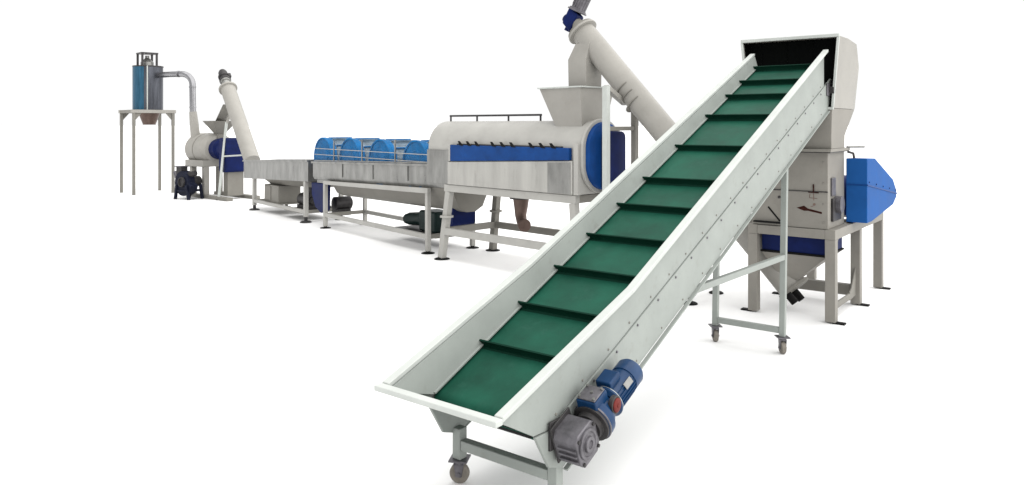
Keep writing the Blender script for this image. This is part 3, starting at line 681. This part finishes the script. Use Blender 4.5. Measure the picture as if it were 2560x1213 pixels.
# ------------------------------------------------------------------ rinsing tank with paddle wheels
TK = thing('rinsing_tank', 'stainless rinsing tank with four blue paddle wheels under a clear cover', 'washing tank', (-3.0442, 12.5194), -51.442)
TX0, TX1, TW = -0.50, 3.75, 0.66
m = MB(); m.loft([[(TX0, 0.0, 0.80), (TX1, 0.0, 0.80), (TX1, TW, 0.80), (TX0, TW, 0.80)], [(TX0, -0.03, 0.86), (TX1, -0.03, 0.86), (TX1, TW + 0.03, 0.86), (TX0, TW + 0.03, 0.86)], [(TX0, -0.03, 1.10), (TX1, -0.03, 1.10), (TX1, TW + 0.03, 1.10), (TX0, TW + 0.03, 1.10)]])
tk = m.build('tank_body', 'steel', TK, 0.006)
m = MB(); m.box(TX0 - 0.02, TX1, -0.055, -0.031, 1.075, 1.108); m.build('tank_lip', 'steel', tk, 0.004)
for x in (0.62, 1.62, 2.62):
    m = MB(); m.box(x - 0.012, x + 0.012, -0.042, -0.0305, 0.865, 1.07); m.build('panel_joint', 'steel', tk, 0.002)
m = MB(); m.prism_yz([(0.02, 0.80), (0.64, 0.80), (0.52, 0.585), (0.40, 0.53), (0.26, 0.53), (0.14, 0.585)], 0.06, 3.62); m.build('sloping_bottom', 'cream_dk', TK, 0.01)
m = MB(); m.box(-0.46, 0.055, 0.03, 0.63, 0.74, 0.7985); m.build('bottom_plate', 'steel', TK, 0.003)
# paddle wheels
for i, xc in enumerate((-0.24, 0.74, 1.72, 2.72)):
    r = 0.33
    m = MB(); m.lathe((xc, 0.03, 1.150), (xc, 1, 1.150), [(0, 0.05), (0.002, r - 0.03), (0.02, r), (0.11, r), (0.12, r - 0.03), (0.122, 0.05)], 40)
    w = m.build('paddle_wheel', 'wheel_blue', TK, 0.003)
    m = MB(); m.lathe((xc, 0.155, 1.150), (xc, 1, 1.150), [(0, 0.05), (0.002, r - 0.02), (0.44, r - 0.02), (0.442, 0.05)], 32); m.build('wheel_drum', 'haze_plastic', w, 0)
    for k in range(12):
        an = R(k * 30 + 9)
        if math.sin(an) < -0.1: continue
        q = lambda rr, off_: (xc + rr * math.cos(an) - off_ * math.sin(an), 1.150 + rr * math.sin(an) + off_ * math.cos(an))
        m = MB(); m.prism_xz([q(r - 0.03, -0.007), q(r + 0.012, -0.006), q(r + 0.012, 0.006), q(r - 0.03, 0.007)], 0.16, 0.59); m.build('paddle', 'wheel_blue' if k % 2 else 'haze_plastic', w, 0)
    m = MB(); m.lathe((xc, 0.0305, 1.150), (xc, 0, 1.150), [(0, 0.20), (0.010, 0.19)], 32); m.build('wheel_hub', 'wheel_blue', w, 0.002)
    m = MB(); m.pipe((xc, 0.022, 1.150), (xc, 0.075, 1.150), r + 0.008, 0.022, 40); m.build('wheel_rim', 'wheel_blue', w, 0.002)
# clear cover: rounded box sheet, walls 5 mm
sec_o = rounded(0.0, TW, 0.95, 1.500, 0.09, 6)
sec = [(y, z) for y, z in sec_o if z > 1.1] 
left = [p for p in sec if p[0] > TW / 2]; 
outer = [(TW, 1.109)] + [p for p in sec] + [(0.0, 1.109)]
inner = [(TW / 2 + (y - TW / 2) * (1 - 0.012 / TW), z - (0.006 if z > 1.2 else 0)) for y, z in outer]
loop = outer + inner[::-1]
for x0, x1 in ((-0.49, 0.26), (0.27, 1.23), (1.24, 2.23), (2.24, 3.30)):
    m = MB(); m.prism_yz(loop, x0, x1); m.build('clear_cover', 'clear', TK, 0)
    m = MB(); m.box(x0 + 0.002, x1 - 0.002, -0.012, -0.0005, 1.109, 1.130); m.build('cover_edge_strip', 'steel', TK, 0.002)
for z in (1.20, 1.30):
    m = MB(); m.cyl((-0.49, -0.006, z), (3.30, -0.006, z), 0.0055, seg=8); m.build('guard_rod', 'pale', TK, 0)
for x in (0.265, 1.235, 2.235):
    m = MB(); m.box(x - 0.010, x + 0.010, -0.016, 0.004, 1.112, 1.44); m.build('cover_post', 'steel', TK, 0.002)
# frame
TLN = 3.142
for y in (0.0, TW - 0.06):
    m = MB(); m.box(-0.03, TLN + 0.03, y, y + 0.06, 0.715, 0.775) if False else m.box(-0.03, TLN + 0.03, y - 0.061, y - 0.001, 0.730, 0.790) if y == 0 else m.box(-0.03, TLN + 0.03, TW + 0.001, TW + 0.061, 0.730, 0.790)
    m.build('frame_rail', 'pale', TK, 0.004)
    yy = -0.061 if y == 0 else TW + 0.001
    m = MB(); m.box(0.031, TLN - 0.031, yy, yy + 0.06, 0.19, 0.250); m.build('lower_rail', 'pale', TK, 0.004)
    for x in (0.0, TLN):
        m = MB(); m.box(x - 0.030, x + 0.030, yy, yy + 0.06, 0.03, 0.7295); m.build('leg', 'pale', TK, 0.004)
for x in (0.0, TLN):
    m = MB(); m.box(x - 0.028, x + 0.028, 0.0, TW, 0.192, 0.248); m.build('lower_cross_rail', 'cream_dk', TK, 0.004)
feet(TK, [(x, y, 0) for x in (0.0, TLN) for y in (-0.031, TW + 0.031)], 0.09, th=0.014, stem=0.04)
# drive at the right-hand end: dark green gear motor and a blue upright guard
m = MB(); m.lathe((1.85, 0.40, 0.30), (2.4, 0.46, 0.345), [(0, 0.03), (0.02, 0.075), (0.09, 0.08), (0.10, 0.092), (0.38, 0.095), (0.42, 0.12), (0.50, 0.12)], 28); gm = m.build('gear_motor', 'dkgreen', TK, 0.004)
m = MB(); m.box(2.36, 2.80, 0.30, 0.62, 0.19, 0.47); m.build('gear_case', 'dkgreen', gm, 0.03)
m = MB(); m.box(1.80, 2.90, 0.24, 0.655, 0.14, 0.1895); m.build('motor_plate', 'dark_steel', TK, 0.004)
m = MB(); m.prism_xz(rounded(3.18, 3.42, 0.36, 0.795, 0.05, 5), 0.18, 0.54); m.build('upright_guard', 'navy', TK, 0.006)
# drive at the left-hand end
m = MB(); m.prism_xz([(-0.68, 0.735), (-0.16, 0.735), (-0.18, 0.27), (-0.30, 0.215), (-0.52, 0.30), (-0.66, 0.52)], 0.02, 0.14); m.build('end_guard', 'navy', TK, 0.012)
m = MB(); m.lathe((-0.30, 0.25, 0.36), (-0.30, 1, 0.36), [(0, 0.08), (0.02, 0.12), (0.30, 0.12), (0.33, 0.08)], 24); em = m.build('end_motor', 'dark_steel', TK, 0.004)
m = MB(); m.box(-0.42, -0.18, 0.28, 0.52, 0.16, 0.27); m.build('motor_foot', 'dark_steel', em, 0.006)

def slope_up(root, k, xc, zr):
    # the tanks are set with a slight fall along their length
    for o in [c for c in root.children] + [g for c in root.children for g in c.children]:
        if o.type != 'MESH' or o.data.get('sloped') or o.name.split('.')[0] in ('paddle_wheel', 'wheel_drum', 'paddle', 'wheel_hub', 'wheel_rim', 'guard_rod', 'clear_cover'): continue
        o.data['sloped'] = 1
        for v in o.data.vertices:
            z = v.co.z + o.location.z; x = v.co.x + o.location.x
            v.co.z += k * (x - xc) * max(0.0, min(1.0, (z / zr - 0.45) / 0.55))
        o.data.pop('sloped', None) if o.data.users == 1 else None
slope_up(TK, 0.028, 0.5, 0.8)
# ------------------------------------------------------------------ plain steel floating tank further left
T2 = thing('settling_tank', 'open plain stainless tank at the left end of the blue paddle tank', 'washing tank', (-3.0442, 12.5194), -51.442)
A0, A1 = -3.90, -0.72
m = MB(); m.shell([(A0, -0.02, 0.665), (A1, -0.02, 0.665), (A1, 0.68, 0.665), (A0, 0.68, 0.665)], [(A0, -0.02, 1.03), (A1, -0.02, 1.03), (A1, 0.68, 1.03), (A0, 0.68, 1.03)], 0.014); t2 = m.build('tank_wall', 'steel', T2, 0.003)
m = MB(); m.box(A0 + 0.02, A1 - 0.02, 0.0, 0.66, 0.670, 0.70); m.build('tank_floor', 'steel', t2, 0)
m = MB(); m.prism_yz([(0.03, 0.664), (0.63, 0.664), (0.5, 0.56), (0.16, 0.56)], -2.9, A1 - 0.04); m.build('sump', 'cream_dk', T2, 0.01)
m = MB(); m.box(A0 - 0.01, A1 + 0.01, -0.045, -0.0205, 1.005, 1.035); m.build('tank_lip', 'steel', t2, 0.003)
for x in (-3.355, -0.865):
    for y in (-0.03, 0.63):
        m = MB(); m.box(x - 0.035, x + 0.035, y, y + 0.07, 0.10, 0.6645); m.build('leg', 'pale', T2, 0.005)
feet(T2, [(x, y + 0.035, 0) for x in (-3.355, -0.865) for y in (-0.03, 0.63)], 0.10, mat='dark_steel', th=0.03, stem=0.11)
for y in (-0.026, 0.634):
    m = MB(); m.box(-3.3195, -0.9005, y, y + 0.06, 0.155, 0.215); m.build('lower_rail', 'pale', T2, 0.005)
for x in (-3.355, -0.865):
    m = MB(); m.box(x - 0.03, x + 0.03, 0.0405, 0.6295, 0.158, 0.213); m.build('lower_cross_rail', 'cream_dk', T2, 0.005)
slope_up(T2, 0.036, -2.3, 0.66)
cab = thing('control_cabinet', 'grey sheet metal cabinet between the legs of the plain steel tank', 'cabinet', T2.location, -51.442)
m = MB(); m.box(-2.96, -2.25, 0.06, 0.50, 0.2165, 0.545); cb = m.build('cabinet_body', 'cream_dk', cab, 0.008)
m = MB(); m.box(-2.93, -2.62, 0.047, 0.0595, 0.25, 0.52); m.build('cabinet_door', 'cream_dk', cb, 0.004)
m = MB(); m.box(-3.0, -2.2, 0.02, 0.62, 0.190, 0.216); m.build('cabinet_shelf', 'cream_dk', cab, 0.003)
pm = thing('circulation_pump', 'small dark pump on the floor rail between the two tanks', 'pump', T2.location, -51.442)
m = MB(); m.lathe((-1.75, 0.32, 0.33), (-1, 0.32, 0.33), [(0, 0.05), (0.02, 0.12), (0.30, 0.12), (0.31, 0.15), (0.42, 0.15), (0.44, 0.07), (0.52, 0.07)], 24); pb = m.build('pump_body', 'dark_steel', pm, 0.004)
m = MB(); m.box(-1.72, -1.30, 0.20, 0.44, 0.16, 0.24); m.build('pump_foot', 'dark_steel', pb, 0.006)
m = MB(); m.cyl((-1.38, 0.32, 0.44), (-1.38, 0.32, 0.565), 0.05); m.build('pump_outlet', 'dark_steel', pb, 0.004)
m = MB(); m.box(-1.95, -1.15, 0.041, 0.629, 0.130, 0.1595); m.build('pump_plate', 'cream_dk', pm, 0.003)

# ------------------------------------------------------------------ far screw conveyor
U0 = Vector((-5.50, 16.10, 0.93)); U1 = Vector((-6.54, 17.50, 2.53)); of2 = Vector((-5.5, 16.1, 0))
S2 = thing('screw_conveyor', 'slim cream screw conveyor tube leaning left out of the plain steel tank', 'conveyor', tuple(of2))
b2, t2_ = U0 - of2, U1 - of2
d2, a2, c2 = rot_frame(t2_ - b2)
m = MB(); m.cyl(b2, t2_, 0.165, seg=36); tb2 = m.build('tube', 'cream', S2, 0.003)
m = MB(); m.lathe(t2_ - d2 * 0.03, t2_ + d2, [(0, 0.17), (0.004, 0.205), (0.045, 0.205), (0.048, 0.17)], 36); m.build('tube_flange', 'cream', tb2, 0.003)
m = MB(); m.lathe(t2_ + d2 * 0.018, t2_ + d2, [(0, 0.105), (0.20, 0.095), (0.21, 0.12), (0.25, 0.12)], 24); m.build('motor_neck', 'steel', S2, 0.003)
m = MB(); m.lathe(t2_ + d2 * 0.268, t2_ + d2, [(0, 0.13), (0.05, 0.13), (0.055, 0.11), (0.12, 0.11), (0.125, 0.13), (0.18, 0.13), (0.19, 0.10), (0.30, 0.10), (0.36, 0.075)], 24); mm = m.build('motor', 'dark_steel', S2, 0.004)
m = MB(); q = t2_ + d2 * 0.46 + a2 * 0.11; obox(m, q, 0.06, 0.05, 0.05, d2, a2, c2); m.build('terminal_box', 'dark_steel', mm, 0.008)
sp2 = t2_ - d2 * 0.35
m = MB(); m.loft([[(-1.37 + px * 0.10, 1.80 + py * 0.10, 1.75) for px, py in ((-1, -1), (1, -1), (1, 1), (-1, 1))], [(sp2.x + px * 0.14, sp2.y + py * 0.14, 2.16) for px, py in ((-1, -1), (1, -1), (1, 1), (-1, 1))]]); m.build('outlet_spout', 'cream_dk', S2, 0.01)
pt = Vector((-6.46, 17.20, 1.76)) - of2; pb_ = Vector((-6.62, 17.15, 0.0)) - of2
m = MB(); m.beam(tuple(pb_ + Vector((0, 0, 0.02))), tuple(pt + Vector((0, 0, 0))), 0.05, 0.05); m.build('support_post', 'rim', S2, 0.004)
m = MB(); m.beam(tuple(lerp(pb_, pt, 0.56)), tuple(Vector((-6.02, 16.98, 1.02)) - of2), 0.035, 0.035); m.build('cross_bar', 'rim', S2, 0.003)
m = MB(); m.beam(tuple(pt - Vector((0, 0, 0.03))), tuple(Vector((-6.33, 17.16, 2.02)) - of2), 0.045, 0.045); m.build('saddle_bracket', 'cream', S2, 0.003)
feet(S2, [tuple(pb_)], 0.06)

# ------------------------------------------------------------------ dewatering machine
DW = thing('dewatering_machine', 'small cream horizontal drum machine with blue drive and funnel near the cyclone stand', 'dryer', (-7.22, 17.72), -42)
DW.scale = (1.12, 1.12, 1.0)
m = MB(); m.lathe((-0.66, 0.30, 1.12), (1, 0.30, 1.12), [(0, 0.33), (0.02, 0.38), (0.71, 0.38), (0.74, 0.35), (0.80, 0.32), (0.82, 0.25)], 40); dd = m.build('drum', 'cream', DW, 0.006)
m = MB(); m.lathe((-0.30, 0.30, 1.12), (1, 0.30, 1.12), [(0, 0.386), (0.03, 0.386)], 40); m.build('drum_band', 'cream_dk', dd, 0.003)
m = MB(); m.box(-0.672, -0.655, 0.06, 0.14, 1.16, 1.32); m.build('inspection_slot', 'black', dd, 0.003)
m = MB(); m.box(-0.64, 0.15, -0.07, 0.67, 0.72, 0.87); m.build('drum_cradle', 'cream', DW, 0.006)
m = MB(); m.lathe((0.15, 0.30, 1.13), (1, 0.30, 1.13), [(0, 0.25), (0.20, 0.25), (0.24, 0.21), (0.50, 0.21)], 32); m.build('drive_housing', 'navy', DW, 0.006)
m = MB(); m.prism_xz(rounded(0.55, 0.88, 0.62, 1.40, 0.06, 5), 0.08, 0.60); m.build('belt_guard', 'navy', DW, 0.008)
for x, y in ((-0.50, -0.04), (-0.50, 0.54), (0.06, -0.04), (0.06, 0.54)):
    m = MB(); m.box(x, x + 0.11, y, y + 0.11, 0.075, 0.7195); m.build('leg', 'cream' if y < 0 else 'cream_dk', DW, 0.005)  # rear pair in the darker cream, shade included in the colour
m = MB(); m.box(0.60, 0.78, 0.15, 0.50, 0.075, 0.6195); m.build('motor_pedestal', 'cream_dk', DW, 0.005)
for y in (-0.06, 0.53):
    m = MB(); m.box(-0.56, 1.15, y, y + 0.13, 0.0, 0.0745); m.build('base_rail', 'cream_dk', DW, 0.005)
m = MB(); m.shell([(0.02, 0.26, 1.47), (0.16, 0.26, 1.47), (0.16, 0.40, 1.47), (0.02, 0.40, 1.47)], [(-0.10, 0.05, 1.79), (0.35, 0.05, 1.79), (0.35, 0.60, 1.79), (-0.10, 0.60, 1.79)], 0.008); m.build('feed_funnel', 'cream_dk', DW, 0.002)
m = MB(); m.box(0.0, 0.18, 0.24, 0.42, 1.30, 1.475); m.build('funnel_neck', 'cream_dk', DW, 0.004)

# ------------------------------------------------------------------ air duct from the machine to the cyclone
DU = thing('air_duct', 'shiny galvanised pipe bending from the drum machine over to the cyclone', 'pipe', (-7.62, 18.20))
z1 = 2.93
pts = [(0, 0, 1.40), (0, 0, 1.60), (-0.03, 0, 1.99)]
m = MB(); m.tube([(0.05, 0.0, 1.30), (0.02, 0.0, 1.62), (-0.02, 0.0, 2.01)], [0.115, 0.105, 0.085], 24); m.build('duct_base', 'cream', DU, 0)
bend = [(-0.02, 0, 2.0), (-0.03, 0, 2.60)] + [(-0.03 - 0.30 + 0.30 * math.cos(R(k * 10)), k * 0.012, 2.62 + 0.30 * math.sin(R(k * 10))) for k in range(1, 10)] + [(-0.60, 0.25, 2.925), (-1.20, 0.72, 2.935)]
m = MB(); m.tube(bend, 0.072, 24); dt = m.build('duct_pipe', 'duct', DU, 0, sharp=60)
for p, q in (((-0.022, 0, 2.10), (-0.0225, 0, 2.13)), ((-0.03, 0, 2.585), (-0.0302, 0, 2.62)), ((-0.40, 0.11, 2.922), (-0.43, 0.125, 2.922))):
    m = MB(); m.cyl(p, q, 0.080, seg=24); m.build('duct_collar', 'duct', dt, 0.003)

# ------------------------------------------------------------------ cyclone on its stand
CY = thing('cyclone_separator', 'blue-lit steel cyclone drum with open top frame on a tall four-legged stand', 'cyclone', (-9.12, 19.0), 44)
s = 0.46
for x in (-s, s):
    for y in (-s, s):
        m = MB(); m.box(x - 0.032, x + 0.032, y - 0.032, y + 0.032, 0.0, 1.985); m.build('leg', 'cream_dk', CY, 0.004)
for y in (-s, s):
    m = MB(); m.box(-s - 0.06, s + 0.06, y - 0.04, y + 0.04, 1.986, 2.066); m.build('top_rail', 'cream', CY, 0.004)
    for x, dd_ in ((-s + 0.04, 1), (s - 0.04, -1)):
        m = MB(); m.prism_xz([(x, 1.9855), (x + dd_ * 0.14, 1.9855), (x, 1.82)], y - 0.008, y + 0.008); m.build('corner_gusset', 'cream_dk', CY, 0.002)
for x in (-s, s):
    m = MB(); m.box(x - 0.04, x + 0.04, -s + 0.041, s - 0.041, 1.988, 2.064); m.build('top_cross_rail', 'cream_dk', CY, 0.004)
m = MB(); m.box(-s + 0.041, s - 0.041, -s + 0.041, s - 0.041, 2.02, 2.06); m.build('stand_deck', 'cream_dk', CY, 0.003)
m = MB(); m.cyl((0.02, 0, 2.0665), (0.02, 0, 3.16), 0.345, seg=48); cd = m.build('drum', 'dark_duct', CY, 0.008)
m = MB()
def strip(a0, a1, r0, r1, z0, z1, n=8):
    m = MB()
    po = arc(0.02, 0, r1, a0, a1, n) + arc(0.02, 0, r0, a1, a0, n)
    return m.prism_xy(po, z0, z1)
strip(158, 236, 0.3452, 0.352, 2.07, 3.155).build('blue_lit_strip', 'cyc_blue', cd, 0)  # bluish light on one side of the drum, laid on as a strip
strip(247, 251, 0.3452, 0.356, 2.07, 3.155, 3).build('drum_seam', 'rim', cd, 0)
m = MB(); m.lathe((0.02, 0, 3.135), (0.02, 0, 4), [(0, 0.356), (0.03, 0.356)], 48); m.build('drum_rim', 'dark_steel', cd, 0.004)
m = MB(); m.lathe((0.05, 0, 1.70), (0.05, 0, 4), [(0, 0.15), (0.02, 0.15), (0.32, 0.26)], 32); m.build('cone', 'brown', CY, 0.004)
# open outlet frame on top
for x in (-0.17, 0.17):
    for y in (-0.17, 0.17):
        m = MB(); m.box(x - 0.022, x + 0.022, y - 0.022, y + 0.022, 3.166, 3.455); m.build('outlet_post', 'dark_steel', CY, 0.002)
m = MB(); m.box(-0.20, 0.20, -0.20, 0.20, 3.456, 3.495); m.build('outlet_roof', 'dark_steel', CY, 0.004)
m = MB(); m.lathe((0, 0, 3.161), (0, 0, 4), [(0, 0.15), (0.10, 0.15), (0.2, 0.05), (0.26, 0.05)], 20); m.build('outlet_vane', 'steel', CY, 0.003)

# ------------------------------------------------------------------ blower
BL = thing('blower', 'grimy black blower on short legs in front of the cream drum machine', 'blower', (-7.46, 17.35), -30)
BL.scale = (0.86, 0.86, 0.92)
m = MB()
vol = [(0.02 + (0.235 + 0.0004 * k) * math.cos(R(k)), 0.43 + (0.235 + 0.0004 * k) * math.sin(R(k))) for k in range(0, 360, 12)]
m.prism_xz(vol, -0.11, 0.11); bv = m.build('fan_housing', 'black_navy', BL, 0.012)
m = MB(); m.lathe((0.02, -0.111, 0.43), (0.02, -1, 0.43), [(0, 0.13), (0.05, 0.12), (0.05, 0.10), (0.01, 0.09)], 28); m.build('air_inlet', 'dark_steel', bv, 0.003)
m = MB(); m.box(-0.24, -0.03, -0.10, 0.10, 0.60, 0.80); m.build('outlet_neck', 'dark_steel', bv, 0.008)
m = MB(); m.box(-0.27, 0.00, -0.13, 0.13, 0.80, 0.825); m.build('outlet_flange', 'cast_grey', bv, 0.003)
m = MB(); m.lathe((0.02, 0.11, 0.43), (0.02, 1, 0.43), [(0, 0.10), (0.03, 0.13), (0.30, 0.13), (0.33, 0.09)], 24); m.build('motor', 'dark_steel', BL, 0.004)
m = MB(); m.cyl((0.14, 0.0, 0.60), (0.36, 0.05, 0.66), 0.07); m.build('side_pipe', 'dark_steel', BL, 0.004)
for x, y, sp_ in ((-0.18, -0.12, -0.06), (0.22, -0.12, 0.08), (-0.18, 0.30, -0.06), (0.22, 0.30, 0.08)):
    m = MB(); m.beam((x, y, 0.36), (x + sp_, y, 0.0), 0.07, 0.06); m.build('leg', 'black_navy', BL, 0.005)
m = MB(); m.box(-0.2, 0.24, -0.14, 0.34, 0.19, 0.235); m.build('base_plate', 'black_navy', BL, 0.004)
m = MB(); m.tube([(-0.21, 0.02, 0.30), (-0.42, 0.05, 0.55), (-0.50, 0.06, 0.66)], 0.055, 14); m.build('inlet_hose', 'cast_grey', BL, 0)
